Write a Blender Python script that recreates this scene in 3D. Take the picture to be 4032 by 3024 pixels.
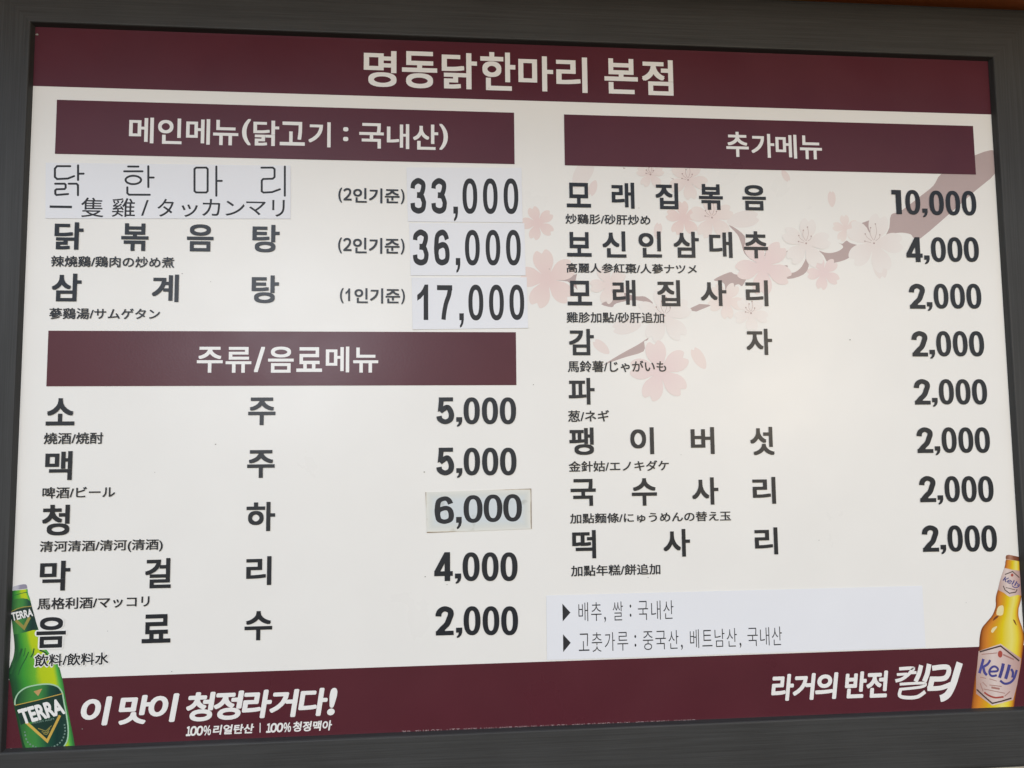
import bpy, math
from mathutils import Vector, Matrix
from mathutils.geometry import tessellate_polygon

for o in list(bpy.data.objects):
    bpy.data.objects.remove(o, do_unlink=True)
SC = bpy.context.scene
COL = SC.collection

# ------------------------------------------------------------------ camera, sky, sun, lamps, exposure
CAM_ROT = Matrix([[0.99562, 0.002505, -0.093454], [-0.092887, -0.086696, -0.991895], [-0.010587, 0.996232, -0.086083]])
BOARD_X, BOARD_Z = 0.13130, 1.59976
LENS = 29.0179
BEAM_P, BEAM_TILT, BEAM_DEPTH = (131.0, 491.5), 0.005, 0.36
cam = bpy.data.cameras.new('camera')
cam.sensor_fit = 'HORIZONTAL'; cam.sensor_width = 36.0; cam.lens = LENS
cam.clip_start = 0.02; cam.clip_end = 200.0
camo = bpy.data.objects.new('camera', cam); COL.objects.link(camo)
camo.matrix_world = Matrix.Translation((0, -1.0, 1.5)) @ CAM_ROT.to_4x4()
SC.camera = camo

SUN_EL, SUN_AZ = math.radians(38), math.radians(-14)      # azimuth from straight in front of the board, to its left
world = bpy.data.worlds.new('World'); SC.world = world; world.use_nodes = True
wn, wl = world.node_tree.nodes, world.node_tree.links
wn.clear()
sky = wn.new('ShaderNodeTexSky'); sky.sky_type = 'NISHITA'; sky.sun_disc = False
sky.sun_elevation = SUN_EL; sky.sun_rotation = math.pi - SUN_AZ
sky.air_density = 1.0; sky.dust_density = 0.6; sky.ozone_density = 2.0
bgn = wn.new('ShaderNodeBackground'); bgn.inputs['Strength'].default_value = 0.12
wo = wn.new('ShaderNodeOutputWorld')
wl.new(sky.outputs[0], bgn.inputs['Color']); wl.new(bgn.outputs[0], wo.inputs['Surface'])

sun = bpy.data.lights.new('sun', 'SUN'); sun.energy = 0.4; sun.angle = math.radians(22); sun.color = (1.0, 0.985, 0.96)
suno = bpy.data.objects.new('sun', sun); COL.objects.link(suno)
sd = Vector((math.sin(SUN_AZ) * math.cos(SUN_EL), -math.cos(SUN_AZ) * math.cos(SUN_EL), math.sin(SUN_EL)))
suno.rotation_euler = sd.to_track_quat('Z', 'Y').to_euler()

def lamp(name, loc, target, size, power, color):
    l = bpy.data.lights.new(name, 'AREA'); l.shape = 'RECTANGLE'; l.size, l.size_y = size; l.energy = power; l.color = color
    o = bpy.data.objects.new(name, l); COL.objects.link(o); o.location = loc
    o.rotation_euler = (Vector(loc) - Vector(target)).to_track_quat('Z', 'Y').to_euler()
# two soft area lights added to give the board its two sheen patches
lamp('left_sheen_light', (-0.75, -3.4, 2.13), (-0.1, 0, 1.6), (0.7, 0.55), 24.0, (0.88, 0.92, 1.0))
lamp('right_sheen_light', (1.73, -3.4, 1.99), (0.2, 0, 1.6), (0.9, 0.8), 27.0, (1.0, 0.80, 0.56))

SC.render.engine = 'CYCLES'
SC.view_settings.view_transform = 'Standard'; SC.view_settings.look = 'None'
SC.view_settings.exposure = 0.35; SC.view_settings.gamma = 1.0
SC.view_settings.use_curve_mapping = False

# ------------------------------------------------------------------ layout of the board, millimetres from its centre
D_title = [('명', -217.8, 357.7, -177.4, 404.4), ('동', -170.7, 357.5, -127.0, 405.1), ('닭', -121.3, 358.1, -77.1, 405.1), ('한', -72.9, 357.8, -28.6, 407.6), ('마', -24.8, 358.4, 19.5, 404.4), ('리', 23.4, 358.0, 63.4, 404.7), ('본', 85.5, 358.3, 128.9, 404.9), ('점', 134.2, 357.9, 175.2, 405.0)]
D_headA = [('메', -495.6, 278.5, -467.1, 310.2), ('인', -462.1, 278.2, -434.4, 310.0), ('메', -429.3, 278.4, -401.3, 310.2), ('뉴', -397.6, 278.3, -367.9, 309.7), ('(', -363.5, 278.9, -352.9, 311.8), ('닭', -350.1, 278.7, -319.4, 310.5), ('고', -318.5, 279.9, -288.5, 309.8), ('기', -284.2, 278.7, -257.5, 310.3), (':', -242.4, 287.0, -236.1, 304.8), ('국', -222.8, 278.7, -192.9, 310.7), ('내', -189.1, 278.9, -161.7, 310.6), ('산', -157.1, 278.6, -126.0, 310.9), (')', -124.7, 279.1, -114.0, 312.1)]
D_headC = [('주', -410.7, 1.3, -381.0, 32.1), ('류', -377.6, 1.2, -347.9, 32.0), ('/', -344.8, 1.9, -332.2, 32.1), ('음', -328.5, 1.2, -298.6, 32.4), ('료', -295.4, 2.1, -265.3, 31.8), ('메', -260.9, 1.5, -233.2, 32.6), ('뉴', -228.5, 1.2, -198.8, 31.5)]
D_headB = [('추', 242.5, 279.0, 272.2, 312.1), ('가', 275.7, 278.8, 306.3, 310.5), ('메', 308.1, 278.6, 336.4, 310.2), ('뉴', 340.6, 278.2, 370.2, 309.7)]
D_slogan = [('이', -529.0, -398.3, -495.3, -366.7), ('맛', -488.0, -398.6, -452.7, -366.6), ('이', -455.5, -397.5, -421.8, -366.0), ('청', -414.2, -398.1, -381.6, -365.7), ('정', -383.7, -397.6, -349.8, -365.5), ('라', -352.2, -397.2, -318.5, -365.6), ('거', -321.3, -397.3, -287.7, -366.1), ('다', -288.8, -397.2, -255.3, -365.8), ('!', -256.0, -397.1, -244.4, -366.3)]
D_subslogan = [('100%', -413.8, -413.8, -386.0, -403.0), ('리얼탄산', -384.0, -413.7, -338.1, -402.9), ('100%', -324.7, -413.8, -296.6, -403.2), ('청정맥아', -294.6, -413.9, -250.2, -402.6)]
D_subbar = (-331.9, -413.2, -330.9, -402.5)
D_slogan2 = [('라', 275.6, -401.1, 304.8, -369.4), ('거', 302.7, -401.2, 333.0, -369.5), ('의', 331.3, -401.2, 361.9, -369.5), ('반', 369.4, -401.2, 398.0, -369.6), ('전', 397.0, -401.6, 426.0, -369.6)]
D_entries = [{'dish': None, 'trans': None, 'price': None, 'note': ('(2인기준)', -247.6, 209.2, -167.4, 229.1)}, {'dish': [('닭', -576.6, 147.3, -544.0, 180.2), ('볶', -500.9, 146.7, -469.7, 180.0), ('음', -425.4, 147.0, -394.5, 180.0), ('탕', -349.1, 146.9, -317.1, 180.7)], 'trans': ('辣燒鷄/鶏肉の炒め煮', -579.2, 126.6, -439.3, 139.8), 'price': None, 'note': ('(2인기준)', -247.4, 146.2, -167.4, 167.0)}, {'dish': [('삼', -577.5, 85.5, -544.2, 118.6), ('계', -464.3, 85.5, -433.5, 118.6), ('탕', -349.0, 85.0, -317.1, 118.7)], 'trans': ('蔘鷄湯/サムゲタン', -579.3, 64.5, -454.2, 77.7), 'price': None, 'note': ('(1인기준)', -244.8, 84.8, -166.9, 104.7)}, {'dish': [('소', -578.5, -59.8, -546.8, -28.2), ('주', -350.6, -61.0, -319.1, -28.3)], 'trans': ('燒酒/焼酎', -579.8, -81.4, -514.2, -68.0), 'price': [('5', -129.1, -61.5, -107.8, -29.0), (',', -105.3, -64.7, -98.1, -53.1), ('0', -96.4, -61.8, -76.7, -29.1), ('0', -74.2, -61.9, -54.6, -29.2), ('0', -52.4, -62.1, -32.5, -29.3)], 'note': None}, {'dish': [('맥', -577.3, -122.7, -547.5, -89.4), ('주', -350.7, -123.0, -319.2, -90.4)], 'trans': ('啤酒/ビール', -579.1, -143.5, -499.0, -130.4), 'price': [('5', -129.4, -122.9, -108.1, -89.7), (',', -105.5, -126.2, -98.3, -114.4), ('0', -96.6, -123.3, -76.9, -90.0), ('0', -74.4, -123.6, -54.8, -90.2), ('0', -52.7, -123.8, -32.7, -90.4)], 'note': None}, {'dish': [('청', -578.4, -185.5, -548.2, -150.6), ('하', -350.6, -185.0, -317.8, -151.1)], 'trans': ('清河清酒/清河(清酒)', -579.7, -205.9, -444.3, -191.5), 'price': None, 'note': None}, {'dish': [('막', -578.5, -247.6, -545.6, -214.1), ('걸', -463.2, -247.6, -434.3, -213.6), ('리', -349.8, -247.1, -321.2, -213.9)], 'trans': ('馬格利酒/マッコリ', -580.1, -268.4, -457.5, -255.3), 'price': [('4', -132.2, -247.6, -110.3, -213.8), (',', -107.7, -251.1, -100.3, -239.1), ('0', -98.6, -248.4, -78.3, -214.5), ('0', -75.7, -248.9, -55.6, -215.0), ('0', -53.4, -249.5, -32.8, -215.5)], 'note': None}, {'dish': [('음', -579.7, -310.9, -548.0, -276.9), ('료', -464.9, -309.1, -433.3, -276.9), ('수', -350.6, -309.6, -319.4, -276.5)], 'trans': ('飲料/飲料水', -580.6, -331.2, -500.6, -317.7), 'price': [('2', -130.9, -310.5, -109.3, -276.8), (',', -106.7, -314.1, -99.4, -302.1), ('0', -97.7, -311.4, -77.7, -277.7), ('0', -75.2, -312.1, -55.3, -278.3), ('0', -53.1, -312.8, -32.9, -278.9)], 'note': None}, {'dish': [('모', 34.2, 209.0, 65.0, 240.6), ('래', 91.5, 208.6, 120.7, 242.1), ('집', 147.8, 208.8, 177.4, 242.6), ('볶', 204.5, 208.9, 235.7, 242.4), ('음', 261.4, 209.2, 292.5, 242.3)], 'trans': ('炒鷄肜/砂肝炒め', 32.2, 187.8, 140.4, 200.6), 'price': [('1', 462.0, 207.6, 475.1, 239.7), ('0', 480.5, 207.2, 500.9, 240.2), (',', 503.3, 203.9, 510.4, 215.6), ('0', 513.4, 207.1, 533.5, 240.0), ('0', 536.1, 207.2, 556.1, 240.2), ('0', 558.4, 207.4, 578.5, 240.5)], 'note': None}, {'dish': [('보', 33.5, 146.2, 64.6, 177.5), ('신', 78.3, 145.6, 108.8, 179.2), ('인', 124.5, 146.2, 154.3, 179.8), ('삼', 169.5, 146.5, 202.5, 180.0), ('대', 216.0, 147.0, 246.1, 180.4), ('추', 261.2, 146.7, 292.7, 181.9)], 'trans': ('高麗人参紅棗/人蔘ナツメ', 32.5, 125.7, 198.7, 138.1), 'price': [('4', 478.3, 144.5, 500.3, 177.3), (',', 502.3, 141.7, 509.7, 153.4), ('0', 512.2, 144.9, 532.5, 177.8), ('0', 535.1, 145.2, 555.4, 178.1), ('0', 557.6, 145.4, 578.2, 178.5)], 'note': None}, {'dish': [('모', 33.2, 84.7, 64.0, 115.7), ('래', 90.1, 84.4, 119.3, 117.3), ('집', 146.7, 84.3, 176.3, 117.6), ('사', 202.8, 85.1, 236.2, 118.0), ('리', 261.4, 85.2, 290.7, 118.5)], 'trans': ('雞胗加點/砂肝追加', 31.5, 63.0, 154.8, 76.4), 'price': [('2', 478.9, 83.2, 500.7, 115.9), (',', 502.6, 80.2, 510.0, 91.9), ('0', 512.4, 83.4, 532.5, 116.2), ('0', 535.1, 83.5, 555.1, 116.4), ('0', 557.3, 83.6, 577.7, 116.6)], 'note': None}, {'dish': [('감', 33.9, 22.4, 65.2, 55.3), ('자', 259.9, 23.0, 293.5, 56.3)], 'trans': ('馬鈴薯/じゃがいも', 31.9, 1.4, 155.8, 15.7), 'price': [('2', 478.9, 21.2, 500.6, 54.1), (',', 502.5, 18.1, 509.9, 29.8), ('0', 512.3, 21.2, 532.4, 54.2), ('0', 535.0, 21.2, 555.0, 54.3), ('0', 557.2, 21.2, 577.6, 54.3)], 'note': None}, {'dish': [('파', 32.5, -38.6, 64.9, -5.7)], 'trans': ('葱/ネギ', 31.4, -59.7, 82.4, -45.5), 'price': [('2', 478.8, -40.7, 500.6, -8.0), (',', 502.5, -43.8, 509.9, -32.2), ('0', 512.3, -40.8, 532.5, -8.1), ('0', 535.0, -41.0, 555.1, -8.2), ('0', 557.3, -41.1, 577.7, -8.2)], 'note': None}, {'dish': [('팽', 32.3, -100.2, 62.8, -66.7), ('이', 108.2, -100.1, 137.9, -67.0), ('버', 184.5, -100.7, 214.5, -67.4), ('섯', 260.3, -102.8, 291.4, -67.6)], 'trans': ('金針姑/エノキダケ', 31.1, -120.7, 155.9, -107.6), 'price': [('2', 478.9, -102.3, 500.7, -69.7), (',', 502.6, -105.5, 509.9, -93.9), ('0', 512.4, -102.6, 532.5, -69.9), ('0', 535.1, -102.8, 555.1, -70.1), ('0', 557.2, -103.1, 577.6, -70.2)], 'note': None}, {'dish': [('국', 33.0, -162.0, 64.0, -129.3), ('수', 108.6, -162.8, 140.0, -129.4), ('사', 184.1, -162.9, 217.6, -129.4), ('리', 261.3, -163.1, 290.9, -129.9)], 'trans': ('加點麵條/にゅうめんの替え玉', 31.7, -183.0, 232.5, -170.9), 'price': [('2', 479.0, -164.3, 500.9, -131.4), (',', 502.8, -167.7, 510.2, -155.9), ('0', 512.7, -164.8, 533.0, -131.9), ('0', 535.6, -165.2, 555.7, -132.2), ('0', 557.9, -165.5, 578.5, -132.4)], 'note': None}, {'dish': [('떡', 33.9, -224.9, 63.0, -191.0), ('사', 146.4, -225.3, 179.8, -191.8), ('리', 261.7, -225.1, 291.1, -192.0)], 'trans': ('加點年糕/餅追加', 31.9, -245.9, 141.8, -232.9), 'price': [('2', 479.2, -226.2, 501.2, -193.2), (',', 503.1, -229.6, 510.5, -217.9), ('0', 513.0, -226.9, 533.3, -193.8), ('0', 535.9, -227.3, 556.2, -194.2), ('0', 558.4, -227.8, 579.0, -194.6)], 'note': None}]
D_stickers = [([(-163.3, 187.4), (-21.7, 188.6), (-22.3, 258.5), (-165.1, 255.8)], [('3', -160.2, 197.4, -141.0, 242.6), ('3', -134.6, 197.7, -115.5, 243.0), (',', -107.6, 188.7, -101.9, 207.2), ('0', -96.3, 198.3, -77.9, 243.4), ('0', -70.9, 198.6, -52.6, 243.9), ('0', -45.2, 198.9, -26.7, 244.5)]), ([(-159.8, 120.2), (-18.7, 121.6), (-19.5, 187.6), (-161.8, 185.4)], [('3', -157.2, 132.7, -138.1, 177.8), ('6', -131.5, 133.0, -112.4, 178.0), (',', -104.9, 124.1, -99.4, 142.6), ('0', -93.6, 133.4, -75.3, 178.2), ('0', -68.1, 133.7, -49.9, 178.6), ('0', -42.8, 134.0, -24.4, 179.0)]), ([(-157.5, 53.6), (-16.4, 56.1), (-17.4, 119.3), (-158.8, 117.7)], [('i', -152.0, 65.4, -138.7, 109.2), ('7', -128.0, 65.5, -109.4, 108.6), (',', -100.9, 56.1, -95.4, 73.9), ('0', -89.8, 65.1, -71.4, 109.6), ('0', -64.4, 65.3, -46.1, 109.8), ('0', -39.3, 65.9, -20.9, 110.1)]), ([(-140.8, -190.7), (-15.2, -188.1), (-15.1, -140.1), (-142.4, -142.6)], [('6', -131.7, -180.5, -108.5, -147.8), (',', -106.0, -187.0, -99.3, -172.5), ('0', -97.1, -179.9, -74.2, -146.9), ('0', -73.0, -179.4, -50.4, -146.5), ('0', -49.4, -179.2, -26.7, -146.4)])]
D_namesticker = [(-587.5, 184.3), (-304.3, 188.5), (-305.1, 254.7), (-589.6, 251.8)]
D_nametrans = [('一', -583.2, 197.1, -558.0, 200.0), ('隻', -547.8, 186.6, -522.0, 210.4), ('雞', -512.7, 187.5, -486.1, 210.5), ('/', -478.9, 189.3, -470.7, 208.6), ('タ', -460.4, 188.6, -441.5, 210.5), ('ッ', -432.6, 188.8, -413.5, 204.1), ('カ', -408.4, 190.4, -387.5, 211.2), ('ン', -381.2, 191.1, -358.8, 209.5), ('マ', -357.1, 192.3, -333.9, 209.2), ('リ', -326.4, 190.8, -311.5, 211.7)]
D_thin = [[(-561.7, 248.1), (-576.6, 247.8), (-578.9, 244.8), (-578.6, 234.6), (-576.0, 232.1), (-563.9, 233.0), (-556.9, 236.1)], [(-552.8, 249.3), (-552.2, 231.5)], [(-552.4, 239.1), (-546.2, 239.3)], [(-577.9, 226.4), (-567.3, 226.6), (-566.1, 225.4), (-565.9, 221.7), (-567.1, 220.2), (-576.3, 219.7), (-577.6, 218.2), (-577.4, 214.2), (-576.0, 212.8), (-563.0, 214.2)], [(-562.6, 226.7), (-553.8, 226.9), (-552.1, 225.1), (-551.7, 213.0)], [(-495.4, 249.2), (-483.7, 249.4)], [(-499.8, 243.2), (-478.8, 243.7)], [(-472.2, 250.1), (-471.5, 224.5)], [(-471.8, 236.2), (-465.7, 236.3)], [(-495.7, 223.7), (-495.5, 216.7), (-493.5, 214.7), (-469.7, 215.1)], [(-393.0, 251.5), (-392.3, 215.4)], [(-392.6, 233.7), (-386.3, 233.9)], [(-339.8, 251.3), (-326.4, 251.7), (-324.2, 249.8), (-324.1, 240.1), (-326.2, 237.8), (-337.5, 237.3), (-339.2, 235.3), (-339.0, 221.9), (-336.8, 220.4), (-326.7, 221.2), (-317.5, 224.9)], [(-312.0, 253.3), (-311.6, 217.0)]]
D_thinloops = [[(-480.1, 233.1), (-480.3, 231.9), (-481.0, 230.8), (-482.0, 229.8), (-483.4, 229.0), (-485.1, 228.3), (-486.9, 227.9), (-488.9, 227.8), (-490.9, 227.8), (-492.8, 228.2), (-494.5, 228.8), (-496.0, 229.5), (-497.0, 230.5), (-497.7, 231.6), (-498.0, 232.7), (-497.8, 233.8), (-497.2, 234.9), (-496.1, 235.9), (-494.7, 236.8), (-493.1, 237.4), (-491.2, 237.8), (-489.2, 238.0), (-487.2, 237.9), (-485.3, 237.6), (-483.6, 237.0), (-482.2, 236.2), (-481.1, 235.3), (-480.4, 234.2)], [(-416.6, 249.6), (-404.9, 249.9), (-403.1, 248.1), (-402.6, 221.0), (-404.2, 219.2), (-415.9, 219.0), (-417.9, 220.7), (-418.5, 247.8)]]
D_notice = [(1.3, -343.1), (476.5, -343.7), (476.1, -267.9), (1.4, -267.6)]
D_noticetext = [('배', 40.1, -299.1, 51.8, -276.8), ('추', 55.4, -299.2, 68.2, -277.0), (',', 71.3, -301.2, 73.4, -294.5), ('쌀', 82.0, -299.3, 94.4, -277.0), (':', 102.7, -295.4, 104.7, -280.9), ('국', 112.8, -299.7, 125.3, -277.1), ('내', 129.2, -299.8, 140.8, -277.1), ('산', 144.2, -299.2, 156.8, -277.2), ('고', 39.8, -333.8, 52.6, -313.4), ('춧', 55.5, -335.3, 68.2, -312.6), ('가', 71.4, -334.8, 83.8, -312.9), ('루', 86.8, -334.9, 99.9, -313.1), (':', 107.7, -330.9, 109.9, -317.1), ('중', 118.0, -335.2, 130.7, -313.1), ('국', 133.4, -335.0, 146.5, -313.1), ('산', 149.6, -334.8, 162.0, -312.9), (',', 164.9, -336.5, 167.1, -330.1), ('베', 176.3, -334.9, 187.4, -312.6), ('트', 191.5, -333.3, 204.1, -313.8), ('남', 207.1, -334.4, 219.5, -312.9), ('산', 222.1, -334.6, 234.8, -312.6), (',', 237.9, -336.4, 240.2, -330.3), ('국', 248.1, -334.8, 261.2, -312.9), ('내', 264.2, -334.5, 275.8, -312.7), ('산', 279.0, -334.6, 291.7, -312.4)]
D_triangles = [[(20.7, -277.6), (30.3, -288.4), (20.8, -298.6)], [(20.9, -313.5), (30.1, -323.8), (20.8, -334.4)]]
D_bandA = (-579.7, 263.0, -30.9, 329.4)
D_bandB = (32.5, 262.9, 580.7, 329.0)
D_bandC = (-579.4, -14.3, -31.7, 50.8)
D_titleY = 345.7
D_footY = -344.9
D_disc = (-170.3, -417.3, 180.4, -418.0)
D_branch = [[(534.9, 264.8), (582.0, 289.5), (611.4, 295.8), (610.4, 267.9), (576.9, 239.6), (544.6, 212.5), (499.4, 176.2), (490.0, 176.4), (485.9, 181.1), (474.7, 183.2), (462.1, 181.8), (451.2, 177.3), (457.2, 189.6), (460.5, 206.7), (473.7, 211.8), (502.6, 232.6), (521.2, 247.1)], [(417.4, 194.2), (430.5, 198.9), (430.0, 190.4), (431.1, 180.7), (426.2, 188.5)], [(360.6, 157.9), (367.9, 155.6), (376.5, 155.1), (386.4, 157.6), (392.8, 161.9), (392.3, 165.5), (386.9, 168.8), (392.4, 167.3), (398.2, 171.6), (404.2, 168.1), (422.6, 162.9), (411.1, 157.3), (398.9, 148.1), (384.5, 143.1), (372.2, 142.2), (366.5, 151.9)], [(345.0, 150.5), (346.0, 137.3), (338.4, 126.5), (318.1, 120.6), (309.3, 128.0), (297.4, 134.4), (304.7, 135.7), (317.6, 138.4), (317.4, 132.2), (321.5, 128.7), (328.8, 130.2), (337.1, 137.2)], [(220.5, 118.8), (241.2, 128.5), (247.7, 126.2), (258.4, 125.1), (270.3, 127.6), (263.1, 119.8), (257.3, 110.9), (253.2, 113.2), (248.4, 112.0), (247.1, 109.0), (236.1, 104.0), (234.6, 112.5), (230.0, 116.0)], [(242.6, 189.1), (251.0, 185.7), (262.7, 175.7), (262.8, 163.8), (262.0, 156.6), (271.4, 144.6), (261.9, 153.0), (257.5, 167.3), (253.1, 177.9)], [(184.2, 79.9), (201.1, 87.6), (209.4, 87.0), (217.9, 86.5), (196.6, 77.9)], [(62.8, 104.1), (65.0, 112.0), (72.3, 110.5), (80.1, 111.6), (72.2, 106.8)], [(18.8, 116.3), (32.7, 120.0), (45.8, 124.7), (43.6, 115.4), (46.0, 104.1), (40.6, 109.6), (33.8, 114.8)], [(75.4, 86.5), (85.5, 91.8), (86.7, 98.0), (89.5, 108.0), (90.9, 100.2), (100.3, 97.6), (104.0, 101.3), (119.2, 96.7), (131.8, 96.3), (141.3, 87.2), (119.1, 92.0), (94.8, 87.7), (89.0, 82.8)], [(73.4, 8.4), (97.6, 23.3), (120.9, 35.8), (133.9, 44.3), (132.5, 41.0), (128.8, 39.4), (127.8, 27.5), (104.8, 20.2), (83.8, 13.0)], [(287.7, 149.2), (290.4, 157.0), (294.9, 157.6), (291.5, 153.4)], [(218.7, 101.2), (221.2, 104.7), (224.6, 98.5)], [(167.7, 249.9), (174.5, 248.0), (179.6, 248.4), (174.8, 246.1)], [(315.9, 156.3), (321.2, 158.3), (318.3, 154.9)], [(106.8, 262.1), (110.5, 261.0), (107.9, 260.0)], [(149.5, 259.7), (155.5, 261.8), (151.8, 259.2)]]
D_blossoms = [(-2.6, 188.2, 22.8, 108, 1, 0), (8.5, 117.4, 39.4, 100, 1, 0), (183.5, 197.1, 24.0, 92, 1, 0), (220.7, 198.9, 30.2, 165, 0, 1), (142.2, 253.6, 19.1, 90, 0, 1), (191.0, 247.4, 27.1, 60, 0, 1), (286.6, 136.7, 39.4, 45, 2, 0), (343.8, 167.2, 34.5, 80, 3, 1), (398.3, 187.3, 19.1, 95, 0, 0), (435.2, 168.6, 41.5, 72, 3, 1), (365.5, 129.2, 23.4, 40, 2, 0), (235.7, 92.5, 25.2, 55, 0, 0), (267.5, 76.2, 24.0, 270, 3, 1), (155.5, 72.3, 37.5, 20, 3, 1), (148.4, 2.6, 40.6, 100, 2, 0), (85.9, 111.2, 25.8, 40, 0, 0)]
D_petals = [(380.9, 225.9, 10.5, 90), (149.8, 180.5, 10.5, 80), (67.9, 234.8, 10.5, 250), (320.0, 256.2, 8.6, 300), (74.9, 32.6, 12.3, 140), (198.5, 18.2, 14.8, 120), (54.8, 251.7, 21.5, 60), (441.2, 140.9, 18.5, 280), (261.0, 197.2, 21.5, 10), (107.8, 58.6, 18.5, 190)]
D_green_rows = [((-609.3, -246.7), (-591.6, -245.0)), ((-609.3, -248.8), (-591.2, -247.1)), ((-609.2, -251.9), (-591.1, -248.8)), ((-609.2, -254.0), (-590.1, -251.8)), ((-609.1, -259.2), (-588.1, -257.3)), ((-609.0, -270.2), (-584.6, -270.3)), ((-606.6, -282.5), (-580.9, -282.0)), ((-604.7, -294.7), (-577.2, -292.5)), ((-603.3, -305.7), (-573.3, -304.8)), ((-603.0, -313.0), (-568.2, -313.5)), ((-604.0, -320.8), (-561.4, -321.6)), ((-606.6, -328.6), (-555.1, -330.3)), ((-608.7, -339.2), (-551.2, -342.6)), ((-605.5, -349.6), (-549.1, -351.0)), ((-602.1, -368.3), (-545.4, -369.8)), ((-597.2, -389.4), (-540.6, -391.1)), ((-593.0, -407.5), (-536.4, -409.3)), ((-588.9, -423.2), (-533.2, -425.5)), ((-587.5, -428.0), (-532.1, -430.4))]
D_green_cap = [(-609.6, -247.1), (-609.7, -243.0), (-607.1, -241.8), (-601.8, -240.5), (-595.9, -239.5), (-593.2, -239.9), (-592.2, -241.6), (-591.7, -244.5), (-596.3, -244.9), (-603.4, -245.6)]
D_green_neck = [(-609.3, -259.8), (-609.2, -257.7), (-603.6, -255.8), (-595.9, -255.1), (-591.1, -256.0), (-588.2, -258.6), (-586.4, -263.5), (-583.7, -272.2), (-578.3, -290.8), (-583.9, -290.8), (-592.7, -293.0), (-599.7, -294.4), (-604.7, -295.0), (-606.6, -282.5), (-608.8, -270.2)]
D_green_neck_band = [(-608.8, -270.2), (-607.2, -269.4), (-598.5, -266.3), (-587.2, -264.6), (-586.0, -264.8), (-582.0, -278.3), (-587.4, -276.3), (-602.1, -278.7), (-606.2, -280.7), (-607.8, -276.4)]
D_green_neck_v = [[(-602.7, -279.4), (-593.5, -288.1), (-588.0, -276.3)]]
D_green_neck_line = [[(-609.0, -270.2), (-601.4, -266.5), (-594.4, -264.8), (-586.4, -264.3)]]
D_green_neck_text = [(-606.1, -280.2), (-584.1, -275.1), (-585.8, -266.8), (-608.5, -271.0)]
D_green_label = [(-599.9, -372.6), (-599.9, -366.6), (-596.6, -359.5), (-588.6, -353.8), (-575.7, -351.2), (-563.9, -351.0), (-555.5, -353.7), (-551.2, -358.1), (-549.3, -362.1), (-546.8, -373.4), (-544.6, -384.3), (-542.0, -400.6), (-542.5, -412.6), (-546.6, -420.8), (-555.3, -424.6), (-573.0, -425.6), (-584.7, -423.9), (-589.2, -413.6), (-592.3, -401.6), (-593.8, -394.4), (-596.4, -380.5)]
D_green_label_rim = [[(-599.9, -372.6), (-599.9, -366.6), (-596.6, -359.5), (-588.6, -353.8), (-575.7, -351.2), (-563.9, -351.0), (-555.5, -353.7), (-551.2, -358.1), (-549.3, -362.1)], [(-549.3, -362.1), (-547.1, -373.4), (-544.6, -384.3), (-542.0, -400.6), (-542.5, -412.6), (-546.6, -420.8)]]
D_green_label_band = [(-599.5, -373.5), (-549.4, -362.7), (-545.2, -384.3), (-550.8, -385.6), (-574.3, -390.4), (-587.7, -392.2), (-592.9, -394.4), (-597.0, -380.5)]
D_green_gold = [([(-599.3, -372.7), (-575.1, -367.8), (-549.3, -361.8)], 0.87), ([(-587.7, -391.3), (-564.0, -413.0), (-551.4, -385.5)], 2.8)]
D_green_chev = [([(-574.5, -398.7), (-565.9, -402.1), (-559.9, -396.3)], 0.8), ([(-570.3, -402.5), (-565.2, -404.0), (-561.6, -399.2)], 0.8), ([(-568.4, -404.6), (-564.9, -406.0), (-562.3, -402.2)], 0.8)]
D_green_dark = [(-582.4, -393.6), (-574.3, -390.4), (-553.1, -387.0), (-564.7, -410.5)]
D_green_tri = [(-580.6, -358.3), (-571.5, -355.6), (-575.5, -363.6)]
D_green_text = [(-590.9, -394.0), (-545.2, -383.8), (-551.3, -366.5), (-597.4, -377.8)]
D_green_small = [(-580.0, -393.8), (-557.5, -390.1), (-558.1, -388.0), (-580.7, -391.9)]
D_green_arc = [[(-588.5, -401.7), (-585.2, -412.6), (-576.7, -418.9), (-567.3, -420.8), (-556.7, -419.2), (-548.7, -413.5), (-545.2, -403.5), (-546.4, -394.5)]]
D_amber_rows = [((590.1, -237.9), (609.2, -240.8)), ((588.9, -241.3), (609.1, -244.8)), ((588.8, -243.0), (608.9, -246.8)), ((587.5, -247.5), (608.6, -251.0)), ((581.0, -262.1), (608.8, -266.2)), ((576.4, -275.7), (608.6, -282.0)), ((573.9, -282.4), (607.5, -285.4)), ((572.9, -287.9), (606.6, -289.5)), ((572.7, -294.0), (604.4, -295.5)), ((571.1, -299.4), (602.8, -300.3)), ((566.6, -307.5), (602.2, -309.1)), ((558.3, -315.7), (604.1, -316.4)), ((552.0, -322.7), (606.8, -325.6)), ((548.5, -334.1), (607.8, -335.9)), ((547.0, -345.4), (605.8, -347.3)), ((542.2, -369.2), (600.8, -371.2)), ((537.7, -389.9), (594.9, -391.9)), ((532.4, -418.2), (588.4, -420.3)), ((530.8, -427.6), (586.4, -429.7))]
D_amber_cap = [(589.8, -237.5), (589.8, -234.8), (591.1, -232.7), (594.1, -232.2), (600.0, -233.3), (609.5, -235.5), (609.9, -241.1), (601.8, -239.5)]
D_amber_neck = [(587.2, -248.6), (598.0, -251.1), (608.8, -252.6), (608.5, -284.0), (603.4, -282.4), (598.9, -283.1), (592.1, -284.7), (588.5, -282.8), (584.3, -279.3), (576.4, -275.7), (581.0, -262.1)]
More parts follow.
